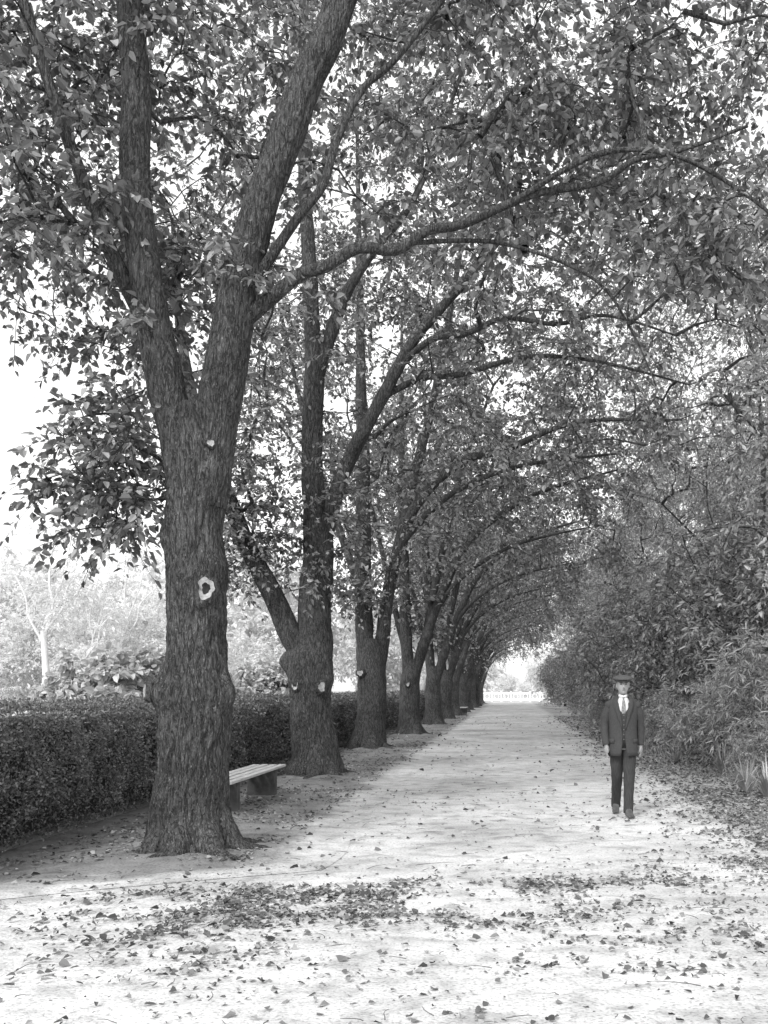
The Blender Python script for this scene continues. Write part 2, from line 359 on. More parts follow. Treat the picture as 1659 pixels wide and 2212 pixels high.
make_tree('elm_tree',tr2,l2,t2,rg,(-3.51,18.2,0),'old elm with swollen burl, low side limb and two pale scars',G_av,hiseg=80,step=.07,amp=.022,flare=.3,
  knobs=[(-.5,-.1,2.1,.2,.16),(.33,-.1,1.75,.17,.07),(-.28,-.3,1.7,.16,.05),(.2,-.33,1.65,.15,.04)],scars=[(-.27,-.36,1.66,.075,-.5,-1,False),(.20,-.40,1.62,.068,.4,-1,False)],ph=1.9,ntw=7,nlf=12,leafL=.105,roots=8,rr=.42)
tr3=P3((0,0,-.15,.42),(.05,0,.1,.42),(.12,0,.72,.38),(.15,0,1.69,.37),(.15,0,2.4,.34),(.15,0,2.9,.24))
l3=[P3((0,0,2.0,.25),(-.08,0,4.47,.22),(-.08,0,7.5,.18),(-.15,.1,9.3,.15),(-.2,.2,12,.09),(-.3,.3,17.5,.03)),
 P3((.3,0,2.0,.2),(.42,0,2.9,.19),(.64,0,4.47,.16),(1.25,0,6.3,.135),(2.45,0,7.5,.11),(3.6,.1,7.85,.09),(5.5,.2,8.6,.06),(8.3,.3,8.7,.025)),
 P3((.9,0,5.4,.1),(2.2,-.3,6.6,.08),(4,-.5,7.3,.055),(6.5,-.6,7.6,.03)),
 P3((.64,0,4.5,.13),(1.2,.1,7,.12),(1.8,.2,9.5,.1),(2.6,.3,14,.05)),
 P3((-.08,0,4.0,.11),(-.8,.1,6,.1),(-1.6,.2,8.5,.07),(-2.4,.3,12,.03))]
rg=np.random.default_rng(13)
make_tree('elm_tree',tr3,l3,crownT(rg,420,8,18,cz=11.5,rz=7.6),rg,(-3.78,26.6,0),'twin-stemmed elm with low leafy shoots beside the path',G_av,hiseg=48,step=.1,amp=.022,flare=.4,
  scars=[(-.1,-.41,2.0,.07,-.1,-1,False)],ph=3.1,ntw=7,nlf=11,leafL=.125,twl=.85,roots=7,rr=.44)
variants=[]
def generic(seed):
    rg=np.random.default_rng(seed); j=lambda s:rg.normal(0,s)
    r=.40+j(.02)
    tr=P3((0,0,-.15,r),(0,0,.1,r),(j(.03),0,.8,r*.9),(j(.04),0,1.6,r*.9),(j(.03),0,2.2,r*.8),(.02,0,2.6,r*.55))
    L=[P3((-.05,0,1.9,r*.55),(-.1+j(.05),j(.05),3.5,.2),(-.2+j(.1),j(.1),6,.17),(-.2+j(.1),j(.2),9,.12),(-.3,j(.3),15,.03)),
       P3((.1,0,1.9,r*.5),(.5+j(.05),0,3.3,.18),(1.1+j(.1),j(.1),5,.15),(2.2+j(.1),j(.1),6.7,.12),(4.2,j(.3),8.2,.08),(7,j(.4),9,.03)),
       P3((.8,0,4.2,.1),(1.8,-.3+j(.2),5.4,.08),(3.5,-.4,6.4,.055),(6,-.5,7.0,.025)),
       P3((.5,0,3.4,.12),(1.0,.2,6,.12),(1.7,.3,9,.09),(2.8,.4,12,.04)),
       P3((-.1,0,2.6,.12),(-.6,.2,4.5,.1),(-1.4,.2,8,.07),(-2.2,.3,11,.03))]
    return tr,L,rg
yd=[34.5,44,53,62,71,80,89,98,107,115]
for i,y in enumerate(yd):
    x=-3.4+float(R.normal(0,.08))
    if i<3:
        tr,L,rg=generic(40+i)
        sc=[(-.05,-.41,1.75,.055,0,-1,False)] if i<1 else []
        e,t,c=make_tree('elm_tree',tr,L,crownT(rg,280,20+i*5,12),rg,(x,y,0),'elm tree in a row, forked low, arching over the path',G_av,hiseg=28,step=.14,amp=.02,flare=.4,scars=sc,ph=i*1.3,ntw=7,nlf=10,leafL=.155,twl=.9,bm=M_barkfar,hi=False,roots=6,rr=.4)
        variants.append((t,c))
    else:
        t0,c0=variants[i%3]
        e=obj('elm_tree',None,loc=(x,y,0),rot=(0,0,float(R.uniform(-.25,.25))),label='elm tree in a row, forked low, arching over the path',category='tree',group=G_av)
        s=float(R.uniform(.92,1.06)); e.scale=(s,s,s)
        for o in (t0,c0):
            k=o.copy(); k.parent=e; col.objects.link(k)

# ---------------------------------------------------------------- right-hand side woodland
def bush_like(name,loc,h,rx,ry,n,rng,lm,bm,label,cat,group=None,stems=6,zlow=.15,leafL=.1,leafR=.45,ntw=5,nlf=10,twl=.5,droop=.3,r=.05,shell=.45,up=.1,gap=.15,gs=.6,trunk=None,c=.008,rough=.22):
    L=[]
    if trunk is None:
        for k in range(stems):
            a=k/stems*6.283+rng.uniform(0,1); q=rng.uniform(.25,.55)
            L.append(P3((.1*math.cos(a),.1*math.sin(a),-.05,r),(.3*q*rx*math.cos(a),.3*q*ry*math.sin(a),h*.3,r*.8),(q*rx*math.cos(a),q*ry*math.sin(a),h*.75,r*.35)))
        tr=L[0]; limbs=L[1:]
    else: tr,limbs=trunk
    zc=h*(.5+zlow*.5); rz=h*(1-zlow)*.5
    T=ell(rng,n,(0,0,zc),(rx,ry,rz),shell=shell,gap=gap,gs=gs,off=float(rng.uniform(0,50)),rough=rough)
    return make_tree(name,tr,limbs,T,rng,loc,label,group,hiseg=10,step=.3,hi=False,amp=0,flare=.2 if trunk is None else .4,bm=bm,lm=lm,cat=cat,leafL=leafL,leafR=leafR,ntw=ntw,nlf=nlf,twl=twl,droop=droop,up=up,c=c)
def copy_thing(e,loc,rotz,s,label=None):
    n=e.copy(); n.location=loc; n.rotation_euler=(0,0,rotz); n.scale=(s,s,s); col.objects.link(n)
    for ch in list(e.children):
        k=ch.copy(); k.parent=n; col.objects.link(k)
    if label: n['label']=label
    return n
G_r='tall leafy trees behind the shrubs'
rv=[]
for i in range(3):
    rg=np.random.default_rng(60+i); H=[15.5,16.5,14][i]; q=H/12.5
    tk=(P3((0,0,-.1,.26),(.1,0,2,.2),(.1,0,4,.15)),[P3((.1,0,3.6,.12),(.3,.4,7*q,.07),(-.4,.6,11*q,.025)),P3((0,0,3,.12),(1.0,.5,6*q,.07),(1.6,.6,10*q,.025)),P3((0,0,3.6,.08),(-1.4,-.1,5.6,.05),(-2.8,-.3,7,.02)),P3((0,0,2.6,.08),(-1.2,.6,4,.05),(-2.3,1,5,.02))])
    e,t,c=bush_like('leafy_tree',([7.4,7.2,7.6][i],[20.5,30,40][i],0),H,4.5,5.0,430,rg,M_leafR,M_barkfar,'tall tree with pale drooping small leaves behind the shrubbery','tree',G_r,zlow=.18,leafL=.125,leafR=.40,ntw=7,nlf=12,twl=1.0,droop=.9,trunk=tk,gap=.32,gs=.4,shell=.45,rough=.35)
    rv.append(e)
for k,(x,y,s) in enumerate([(7.8,51,.9),(7.4,62,.85),(7.8,74,.95),(7.5,87,.9),(7.8,101,.9),(12.5,27,1.05),(13.5,40,1.1),(13,56,1.1)]):
    copy_thing(rv[k%3],(x,y,0),float(R.uniform(0,6.28)),s)
G_d='dark evergreen shrubs edging the path'
dv=[]
for i in range(3):
    rg=np.random.default_rng(80+i)
    e,t,c=bush_like('evergreen_shrub',[(5.8,23.5,0),(5.1,28.5,0),(5.1,34,0)][i],[5.2,5.6,5.0][i],2.2,2.5,270,rg,M_leafD,M_barkfar,'dense dark evergreen shrub with glossy leaves','shrub',G_d,leafL=.15,leafR=.42,ntw=6,nlf=11,twl=.8,zlow=.06,shell=.45,rough=.65,gap=.34,gs=.8,droop=.5)
    dv.append(e)
for k,(x,y,s) in enumerate([(4.9,40,1),(4.9,46.5,.85),(5.2,54,1),(5.0,62,.9),(5.0,71,.8),(5.3,82,1),(5,94,.8),(5.3,108,.95),(9.2,21.5,1.05),(10,28,1.2)]):
    copy_thing(dv[k%3],(x,y,0),float(R.uniform(0,6.28)),s)
G_n='narrow-leaved shrubs'
nv=[]
for i in range(2):
    rg=np.random.default_rng(90+i)
    e,t,c=bush_like('narrow_leaved_shrub',[(5.2,18.8,0),(6.8,17.6,0)][i],[2.5,2.9][i],1.4,1.5,130,rg,M_leafO,M_twig,'bushy shrub of thin upright stems and narrow pale leaves','shrub',G_n,stems=18,r=.02,leafL=.16,leafR=.17,ntw=6,nlf=12,twl=.65,droop=.2,zlow=.16,shell=.4,up=.25,c=.005,rough=.5,gap=.28,gs=1.2)
    nv.append(e)
for k,(x,y,s) in enumerate([(4.2,21.3,.72),(8.6,19,1.1),(3.9,25,.6),(3.8,30,.55),(3.7,36,.6),(3.8,44,.6),(4.4,17.3,.45),(6.1,20.6,1.15)]):
    copy_thing(nv[k%2],(x,y,0),float(R.uniform(0,6.28)),s)
def strap(seed,n=45,h=.55):
    rg=np.random.default_rng(seed); V=[];Q=[]
    for i in range(n):
        a=rg.uniform(0,6.283); L=h*rg.uniform(.7,1.3); sp=rg.uniform(.25,1.0); w=rg.uniform(.012,.022)
        d=np.array([math.cos(a),math.sin(a),0]); s=np.array([-d[1],d[0],0]); m=7; k=len(V)
        for q in range(m):
            t=q/(m-1); c=d*(.05+sp*L*t*1.0)+np.array([0,0,L*(1.5*t-1.05*t*t*sp-.2*t*t)])
            ww=w*(1-t**2)+.001
            V+=[c-s*ww,c+s*ww]
            if q: Q.append((k+2*q-2,k+2*q-1,k+2*q+1,k+2*q))
    return mesh_quads('strap_leaf_plant',np.array(V),np.array(Q),M_leafO)
sm_=[strap(1),strap(2,60,.7)]
for k,(x,y,s) in enumerate([(3.6,15.6,.9),(3.75,14.9,.8),(4.3,16.2,1.1),(4.0,19.2,.9),(3.55,22,.7),(3.4,26,.6),(4.9,16.0,1.0),(5.4,16.6,1.1),(3.95,16.9,.9)]):
    o=obj('strap_leaf_plant',sm_[k%2],loc=(x,y,0),rot=(0,0,k*1.3),label='clump of long arching strap leaves at the path edge',category='plant',group='strap-leaf clumps'); o.scale=(s,s,s)

# ---------------------------------------------------------------- hedge
def hedge():
    rg=np.random.default_rng(5)
    y0,y1=5.5,112; xf,xb,zt=-4.72,-5.75,1.36
    e=obj('hedge',None,loc=(0,y0,0),label='long clipped dark hedge running along behind the trees',category='hedge')
    V=[];F=[]; ysb=np.arange(y0,y1,.5); prof=[(xf-.26,.1),(xf-.16,.7),(xf-.16,1.2),(xf-.22,1.27),(xb+.1,1.27),(xb-.0,.7),(xb+.1,.1)]
    for i,y in enumerate(ysb):
        for (x,z) in prof:
            V.append((x-.05*noise.noise(Vector((x*2,y*1.5,z*2))),y-y0,z+.04*noise.noise(Vector((y,z,0)))))
        if i:
            k=i*7
            for j in range(6): F.append((k-7+j,k-7+j+1,k+j+1,k+j))
    obj('hedge_core',mesh_py('hedge_core',V,F,M_hcore,True),e)
    LP=[];LN=[];LL=[]
    for (a,b,den,ls) in [(6.5,13,3200,.036),(13,20,1700,.05),(20,34,700,.075),(34,60,280,.11),(60,112,90,.17)]:
        n=int((b-a)*1.36*den); y=rg.uniform(a,b,n); z=rg.uniform(.04,1.36,n)**.92
        w=np.array([noise.noise(Vector((0,yy*1.8,zz*2.2)))+.6*noise.noise(Vector((5,yy*5,zz*5))) for yy,zz in zip(y,z)])
        x=xf+.16*w+rg.normal(0,.05,n)-.12*(z<.25)
        keep=(z>.35)|(rg.random(n)<.45)
        LP.append(np.stack([x,y,z],1)[keep]); LN.append(np.tile([1,0,.4],(n,1))[keep]); LL.append(np.full(n,ls)[keep])
        n=int((b-a)*1.0*den*.5); y=rg.uniform(a,b,n); x=rg.uniform(xb,xf+.03,n)
        w=np.array([noise.noise(Vector((xx*2,yy*1.8,5)))+.5*noise.noise(Vector((xx*6,yy*6,5))) for xx,yy in zip(x,y)])
        z=zt+.06*w+np.abs(rg.normal(0,.035,n))
        LP.append(np.stack([x,y,z],1)); LN.append(np.tile([0,0,1.0],(n,1))); LL.append(np.full(n,ls))
    P=np.concatenate(LP);N=np.concatenate(LN);L=np.concatenate(LL); P[:,1]-=y0
    U=unit(rg.normal(0,1,P.shape)+N*.5); N=unit(N+rg.normal(0,.7,P.shape))
    V,Q=leaves(P,U,N,L*rg.uniform(.7,1.3,len(L)),L*.6)
    obj('foliage',mesh_quads('foliage',V,Q,M_leafH),e)
hedge()

# ---------------------------------------------------------------- background beyond the hedge
G_b='pale hazy trees across the lawn'
bv=[]
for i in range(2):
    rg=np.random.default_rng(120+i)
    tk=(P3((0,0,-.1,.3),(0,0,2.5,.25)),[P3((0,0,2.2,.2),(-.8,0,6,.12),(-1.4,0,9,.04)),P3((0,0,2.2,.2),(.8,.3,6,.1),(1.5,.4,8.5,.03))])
    e,t,c=bush_like('distant_tree',[(-33,66,0),(-15.5,60,0)][i],11,5,4.5,170,rg,M_leafB,M_pale,'broad-crowned tree beyond the lawn, haze painted into pale leaves','tree',G_b,zlow=.08,leafL=.36,leafR=.6,ntw=7,nlf=11,twl=1.5,droop=.5,trunk=tk,gap=.3,gs=.3,c=.012,rough=.4)
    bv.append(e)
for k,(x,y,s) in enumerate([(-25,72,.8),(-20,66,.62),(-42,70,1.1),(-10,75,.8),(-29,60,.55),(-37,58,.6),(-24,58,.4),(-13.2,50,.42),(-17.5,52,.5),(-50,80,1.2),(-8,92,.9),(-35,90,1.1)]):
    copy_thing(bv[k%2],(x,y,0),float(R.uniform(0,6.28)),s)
G_e='bare-limbed pale gum trees'
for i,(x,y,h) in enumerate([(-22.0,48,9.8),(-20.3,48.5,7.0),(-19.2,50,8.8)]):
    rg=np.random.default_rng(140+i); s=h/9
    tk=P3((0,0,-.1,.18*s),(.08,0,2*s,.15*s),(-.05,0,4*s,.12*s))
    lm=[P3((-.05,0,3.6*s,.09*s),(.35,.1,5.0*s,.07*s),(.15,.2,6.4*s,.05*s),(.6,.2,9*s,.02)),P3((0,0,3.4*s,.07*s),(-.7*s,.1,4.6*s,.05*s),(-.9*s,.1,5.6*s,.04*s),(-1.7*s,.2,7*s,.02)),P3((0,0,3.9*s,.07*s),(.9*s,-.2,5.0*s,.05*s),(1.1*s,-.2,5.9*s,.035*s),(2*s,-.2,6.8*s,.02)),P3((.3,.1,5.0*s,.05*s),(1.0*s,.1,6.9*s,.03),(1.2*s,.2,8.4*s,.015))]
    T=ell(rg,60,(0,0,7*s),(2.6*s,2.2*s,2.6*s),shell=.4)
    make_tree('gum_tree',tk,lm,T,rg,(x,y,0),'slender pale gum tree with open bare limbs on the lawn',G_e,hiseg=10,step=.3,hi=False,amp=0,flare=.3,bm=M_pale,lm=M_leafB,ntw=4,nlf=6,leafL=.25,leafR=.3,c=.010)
rg=np.random.default_rng(150)
e,_,_=bush_like('broad_leaved_shrub',(-8.6,22.5,0),2.6,1.35,1.3,110,rg,M_leafS,M_twig,'low rounded shrub with broad pale leaves behind the hedge','shrub','shrubs behind the hedge',leafL=.20,leafR=.7,ntw=5,nlf=9,twl=.4,r=.03,zlow=.1)
for (x,y,s) in [(-10.2,23.5,.7),(-8.3,34,1.0)]: copy_thing(e,(x,y,0),float(R.uniform(0,6)),s)
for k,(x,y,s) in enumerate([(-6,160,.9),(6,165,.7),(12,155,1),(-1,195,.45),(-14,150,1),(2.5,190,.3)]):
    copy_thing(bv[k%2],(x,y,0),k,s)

# ---------------------------------------------------------------- end fence
def fence():
    e=obj('ornamental_fence',None,loc=(0,133,0),label='white ornamental fence with ring and cross panels at path end',category='fence')
    V=[];F=[]
    for z0,z1 in ((.16,.32),(1.10,1.26)): box(V,F,-5,5,-.04,.04,z0,z1)
    obj('rail',mesh_py('rail',V,F,M_white),e)
    pm=None
    for i in range(9):
        V=[];F=[]; box(V,F,-.10,.10,-.10,.10,0,1.32); box(V,F,-.13,.13,-.13,.13,1.32,1.40)
        if pm is None: pm=mesh_py('post',V,F,M_white)
        obj('post',pm,e,(-5+i*1.25,0,0))
    tb=Tubes(); a=np.linspace(0,6.2832,25)
    tb.add(np.stack([.3*np.cos(a),0*a,.7+.3*np.sin(a)],1),np.full(25,.055),6)
    for sx in(-1,1):
        for sz in(-1,1): tb.add(np.array([(sx*.21,0,.7+sz*.21),(sx*.56,0,.7+sz*.41)]),[.055,.055],6)
    pn=tb.mesh('panel',M_white)
    for i in range(8): obj('panel',pn,e,(-4.375+i*1.25,0,0))
fence()

# ---------------------------------------------------------------- benches
def bench(loc,label):
    e=obj('park_bench',None,loc=loc,label=label,category='bench',group='benches beside the path')
    V=[];F=[]
    for k in range(4):
        x=-.25+k*.132; box(V,F,x,x+.100,-1.5,1.5,.405+.003*(k%2),.440+.003*(k%2))
    m=mesh_py('seat',V,F,M_wood); s=obj('seat',m,e)
    b=s.modifiers.new('b','BEVEL'); b.width=.006; b.segments=2
    V=[];F=[]; box(V,F,-.21,.20,-.06,.06,-.02,.403); box(V,F,-.17,-.10,.061,.13,.1,.39)
    lm=mesh_py('leg',V,F,M_leg)
    for y in (-1.0,1.05): 
        l=obj('leg',lm,e,(0,y,0)); b=l.modifiers.new('b','BEVEL'); b.width=.006
bench((-3.66,13.95,0),'backless slatted wooden bench on two solid legs beside elm trunks')
bench((-3.1,66,0),'backless slatted wooden bench further along the path')

# ---------------------------------------------------------------- leaf litter and twigs
def litter():
    rg=np.random.default_rng(21); P=[];Ls=[]
    drifts=[(-2.2,6.6,.6,.45,1.0),(-1.7,7.2,.8,.45,1.1),(-1.1,7.9,.8,.4,.8),(-2.7,7.2,.5,.5,.6),(-.5,6.9,1.0,.22,.9),(.3,8.2,1.2,.22,.7),(2.2,7.6,1.3,.9,.45),(1.3,6.4,.9,.25,.5),(-1.9,5.8,.7,.35,.4),(.6,5.7,1.0,.25,.3),(2.9,9.2,1.0,1.5,.6)]
    def dens(x,y):
        n=noise.noise(Vector((x*1.3,y*1.6,0)))+.7*noise.noise(Vector((x*3.7,y*4.7,4)))
        b=.02+.08*max(0,n)
        for (cx,cy,rx,ry,a) in drifts:
            q=((x-cx)/rx)**2+((y-cy)/ry)**2
            if q<5: b+=a*math.exp(-q)*max(.04,.45+1.4*n)
        if x>1.6 and y>8.5: b+=.35*min(1,(x-1.6))*(.8+n)
        if x>2.5: b+=.45
        if x<-2.3 and y>9: b+=.22*(.8+n)
        if -2.3<x<1.4 and y>9: b*=.6
        return b
    for y0,y1,cnt,ls in [(3.5,9.5,100000,.040),(9.5,16,50000,.045),(16,30,34000,.056),(30,60,14000,.085)]:
        c=0
        while c<cnt:
            x=rg.uniform(-4.6,5.5); y=rg.uniform(y0,y1); c+=1
            if rg.random()<dens(x,y):
                z=.008+rg.uniform(0,.012)
                if x<-1.9: 
                    for tx,ty in TREES_Y: z+=.10*math.exp(-(((x-tx)**2+(y-ty)**2)/.75**2))
                    z+=.012
                P.append((x,y,z)); Ls.append(ls*rg.uniform(.35,1.3)*(1.5 if rg.random()<.12 else 1))
    P=np.array(P);Ls=np.array(Ls); m=len(P)
    a=rg.uniform(0,6.283,m); U=unit(np.stack([np.cos(a),np.sin(a),rg.normal(.18,.32,m)],1)); N=unit(np.stack([rg.normal(0,.6,m),rg.normal(0,.6,m),np.ones(m)],1))
    V,Q=leaves(P,U,N,Ls,Ls*rg.uniform(.4,.9,m),.35); V[:,2]=np.maximum(V[:,2],.006)
    obj('fallen_leaves',mesh_quads('fallen_leaves',V,Q,M_litter),kind='stuff',label='scattered dry fallen leaves over the sandy ground',category='leaves')
    tb=Tubes()
    for k in range(420):
        x=rg.uniform(-4,3.5);y=rg.uniform(4.5,16) ;L=rg.uniform(.04,.16) if k>14 else rg.uniform(.2,.4);a=rg.uniform(0,3.14)
        s=np.linspace(0,1,5); tb.add(np.stack([x+s*L*math.cos(a)+.01*np.sin(s*5+k),y+s*L*math.sin(a),.022+.006*np.sin(s*3)],1),np.linspace(.003,.0015,5),4)
    obj('fallen_twigs',tb.mesh('fallen_twigs',M_twig),kind='stuff',label='thin dry twigs scattered on the ground',category='twigs')
litter()

# ---------------------------------------------------------------- person
def person():
    M_skin=noisemat('skin',[(.3,.26),(.7,.34)],nscale=30,rough=.55,bump=.05)
    M_suit=noisemat('tweed_suit',[(.35,.035),(.65,.075)],nscale=120,rough=.9,bump=.3,bdist=.002)
    M_trou=noisemat('striped_trouser_cloth',[(.35,.025),(.65,.06)],(14,1,1),14,rough=.9,bump=.2,bdist=.002)
    M_vest=noisemat('waistcoat_cloth',[(.35,.03),(.65,.06)],nscale=100,rough=.9)
    M_shirt=noisemat('white_cotton',[(.3,.7),(.7,.75)],nscale=20,rough=.8)
    M_tie=noisemat('light_tie',[(.4,.12),(.6,.32)],nscale=60,rough=.6)
    M_hair=noisemat('hair',[(.3,.02),(.7,.05)],(1,1,1),80,rough=.5)
    M_shoe=noisemat('worn_leather',[(.3,.05),(.7,.12)],nscale=20,rough=.5,spec=.5)
    M_cap=noisemat('cap_tweed',[(.35,.05),(.65,.11)],nscale=90,rough=.95,bump=.3,bdist=.002)
    M_dark=noisemat('dark_eye',[(.3,.015),(.7,.03)],nscale=5,rough=.3)
    M_lip=noisemat('lip',[(.3,.10),(.7,.14)],nscale=5,rough=.5)
    M_btn=noisemat('horn_button',[(.3,.12),(.7,.2)],nscale=5,rough=.3)
    e=obj('person',None,loc=(1.40,12.75,.004),label='man in flat cap and dark three-piece suit walking along path',category='person')
    def loft(rings,seg=28,closed=True,fz=None):
        V=[];F=[]
        for i,(x,y,z,rx,ry) in enumerate(rings):
            for s in range(seg):
                a=s/seg*6.2832; V.append((x+rx*math.sin(a),y-ry*math.cos(a),z+(fz(i,a) if fz else 0)))
            if i:
                k=i*seg
                for s in range(seg): F.append((k-seg+s,k-seg+(s+1)%seg,k+(s+1)%seg,k+s))
        if closed:
            F.append(tuple(range(seg))[::-1]); k=(len(rings)-1)*seg; F.append(tuple(range(k,k+seg)))
        return V,F
    allV=[];allF=[]
    def addp(V,F):
        k=len(allV); allV.extend([tuple(v) for v in V]); allF.extend([tuple(k+i for i in f) for f in F])
    def tubep(P,r,seg=14,sm=True):
        A=smoothpath([tuple(p)+(q,) for p,q in zip(P,r)],.02 if not sm else .03); t=Tubes(); t.add(A[:,:3],A[:,3],seg); V,Q=t.data(); n=len(A)
        F=[tuple(q) for q in Q]+[tuple(range(seg))[::-1],tuple(range((n-1)*seg,n*seg))]; return [tuple(v) for v in V],F
    def ellp(c,r,seg=12):
        rings=[]
        for i in range(9):
            a=-math.pi/2+math.pi*i/8; rings.append((c[0],c[1],c[2]+r[2]*math.sin(a),r[0]*max(.02,math.cos(a)),r[1]*max(.02,math.cos(a))))
        return loft(rings,seg)
    addp(*loft([(0,0,.82,.13,.09),(0,0,.92,.145,.10),(0,0,1.05,.135,.09),(0,0,1.2,.15,.095),(0,0,1.34,.155,.09),(0,0,1.41,.12,.07),(0,.0,1.455,.065,.058),(0,0,1.50,.054,.054),(0,-.005,1.56,.052,.056)]))
    addp(*loft([(0,-.062,1.512,.022,.022),(0,-.045,1.522,.04,.048),(0,-.028,1.545,.054,.072),(0,-.014,1.575,.064,.088),(0,-.006,1.61,.070,.095),(0,0,1.645,.0735,.098),(0,.003,1.68,.073,.096),(0,.005,1.71,.062,.08),(0,.005,1.73,.038,.05),(0,.005,1.738,.01,.012)]))
    addp(*tubep([(0,-.098,1.64),(0,-.110,1.618),(0,-.118,1.598),(0,-.10,1.588)],[.008,.010,.014,.012],10,False))
    for s in(-1,1):
        addp(*ellp((s*.076,.008,1.615),(.010,.02,.034)))
        addp(*ellp((s*.03,-.092,1.655),(.025,.012,.008)))
    addp(*ellp((0,-.088,1.562),(.024,.014,.011)))
    arms={-1:[(-.155,0,1.395),(-.200,.015,1.27),(-.222,.03,1.13),(-.224,-.01,1.0),(-.212,-.06,.875)],1:[(.155,0,1.395),(.200,.02,1.27),(.222,.05,1.13),(.230,.06,1.0),(.228,.05,.87)]}
    for s,A in arms.items():
        addp(*tubep(A,[.05,.045,.038,.034,.026]))
        w=np.array(A[-1]); 
        addp(*tubep([w+(0,0,.01),w+(-s*.004,-.005,-.03),w+(-s*.006,-.008,-.06),w+(-s*.008,-.01,-.085)],[.024,.030,.034,.028],14))
        for f,(dy,L) in enumerate([(-.030,.068),(-.010,.078),(.010,.073),(.030,.058)]):
            b=w+np.array([-s*.006,dy-.008,-.078])
            addp(*tubep([b,b+(0,-.002,-L*.4),b+(-s*.010,-.006,-L*.72),b+(-s*.024,-.010,-L)],[.0095,.009,.0085,.0065],8,False))
        b=w+np.array([-s*.004,-.028,-.03])
        addp(*tubep([b,b+(-s*.008,-.020,-.022),b+(-s*.012,-.026,-.048),b+(-s*.016,-.024,-.064)],[.013,.012,.010,.008],8,False))
    legs={1:[(.078,0,.90),(.074,-.05,.70),(.064,-.13,.50),(.052,-.19,.30),(.040,-.26,.10)],-1:[(-.078,0,.90),(-.076,.01,.70),(-.070,.03,.49),(-.066,.13,.30),(-.062,.24,.13)]}
    for s,A in legs.items():
        addp(*tubep(A,[.076,.062,.050,.042,.034]))
        x,y,z=A[-1]; addp(*tubep([(x,y,z),(x+s*.01,y-.05,z-.05 if s>0 else z-.07),(x+s*.015,y-.11,.04 if s>0 else .032)],[.033,.028,.02],10))
    me=mesh_py('body',allV,allF,M_skin)
    tmp=bpy.data.objects.new('tmp',me); col.objects.link(tmp)
    rm=tmp.modifiers.new('r','REMESH'); rm.mode='VOXEL'; rm.voxel_size=.005; rm.use_smooth_shade=True
    sm=tmp.modifiers.new('s','SMOOTH'); sm.iterations=2; sm.factor=.4
    dg=bpy.context.evaluated_depsgraph_get(); me2=bpy.data.meshes.new_from_object(tmp.evaluated_get(dg)); bpy.data.objects.remove(tmp)
    if not me2.materials: me2.materials.append(M_skin)
    for p in me2.polygons: p.use_smooth=True
    me2.name='body'; obj('body',me2,e)
    V,F=loft([(0,0,.84,.145,.108),(0,0,.93,.155,.110),(0,0,1.0,.152,.103)],28); tv,tf=list(V),list(F)
    def ap(a,b): k=len(tv); tv.extend(a); tf.extend([tuple(k+i for i in f) for f in b])
    for s,A in legs.items():
        B=[(p[0],p[1],p[2]) for p in A]; B[-1]=(B[-1][0],B[-1][1]+.005,B[-1][2]-.045)
        A2=smoothpath([tuple(p)+(q,) for p,q in zip(B,[.092,.080,.068,.060,.057])],.02); t=Tubes()
        t.add(A2[:,:3],A2[:,3],22,lambda P,th,r,a,b:r*(1+.04*np.sin(P[:,2]*38+s)[:,None]*np.sin(th*3+1)[None,:]+.05*np.cos(th*2)[None,:]))
        TV,TQ=t.data(); ap([tuple(v) for v in TV],[tuple(int(i) for i in q) for q in TQ])
    obj('trousers',mesh_py('trousers',tv,tf,M_trou,True),e)
    prof=[(.735,.192,.158,.24),(.80,.190,.152,.17),(.90,.186,.142,.11),(.98,.180,.130,.09),(1.06,.174,.126,.10),(1.14,.177,.126,.15),(1.24,.187,.126,.21),(1.33,.196,.120,.28),(1.39,.196,.108,.35),(1.43,.178,.094,.44),(1.462,.128,.082,.58),(1.49,.084,.074,.80)]
    seg=44; V=[];F=[]
    for i,(z,rx,ry,gap) in enumerate(prof):
        for s in range(seg+1):
            a=gap+(6.2832-2*gap)*s/seg
            w=1+.018*math.sin(a*7+z*9)*(1.5-z)
            V.append((rx*w*math.sin(a),-ry*w*math.cos(a)-.01*max(0,1-(z-.735)*3),z+(.012*math.cos(a) if i==0 else 0)))
        if i:
            k=i*(seg+1)
            for s in range(seg): F.append((k-seg-1+s,k-seg+s,k+1+s,k+s))
    for s,A in arms.items():
        B=[np.array(p) for p in A]
        A2=smoothpath([tuple(p)+(q,) for p,q in zip(B,[.052,.061,.053,.049,.044])],.02)
        t=Tubes(); t.add(A2[:,:3],A2[:,3],18,lambda P,th,r,a,b:r*(1+.05*np.sin(P[:,2]*60+s)[:,None]*np.sin(th*2)[None,:]))
        TV,TQ=t.data(); k=len(V); V+= [tuple(v) for v in TV]; F+=[tuple(int(k+i) for i in q) for q in TQ]
        k=len(V); a,b=ellp((s*.168,0,1.372),(.060,.064,.062),16); V+=a; F+=[tuple(k+i for i in f) for f in b]
    for s in(-1,1):
        k=len(V)
        wds=[.02,.12,.24,.34,.36,.34,.32,.3]
        for (z,rx,ry,gap),wd in zip(prof[4:],wds):
            for a in (gap-.02,gap+wd*.5,gap+wd):
                V.append((s*(rx+.010)*math.sin(a),-(ry+.010)*math.cos(a),z))
        for i in range(7):
            for j in range(2):
                q=(k+i*3+j,k+i*3+j+1,k+i*3+4+j,k+i*3+3+j); F.append(q if s>0 else q[::-1])
        k=len(V)
        for z in(.90,.955):
            for a in(.65,.95,1.2): V.append((s*(.196)*math.sin(a),-.150*math.cos(a),z))
        F+=[(k,k+1,k+4,k+3),(k+1,k+2,k+5,k+4)]
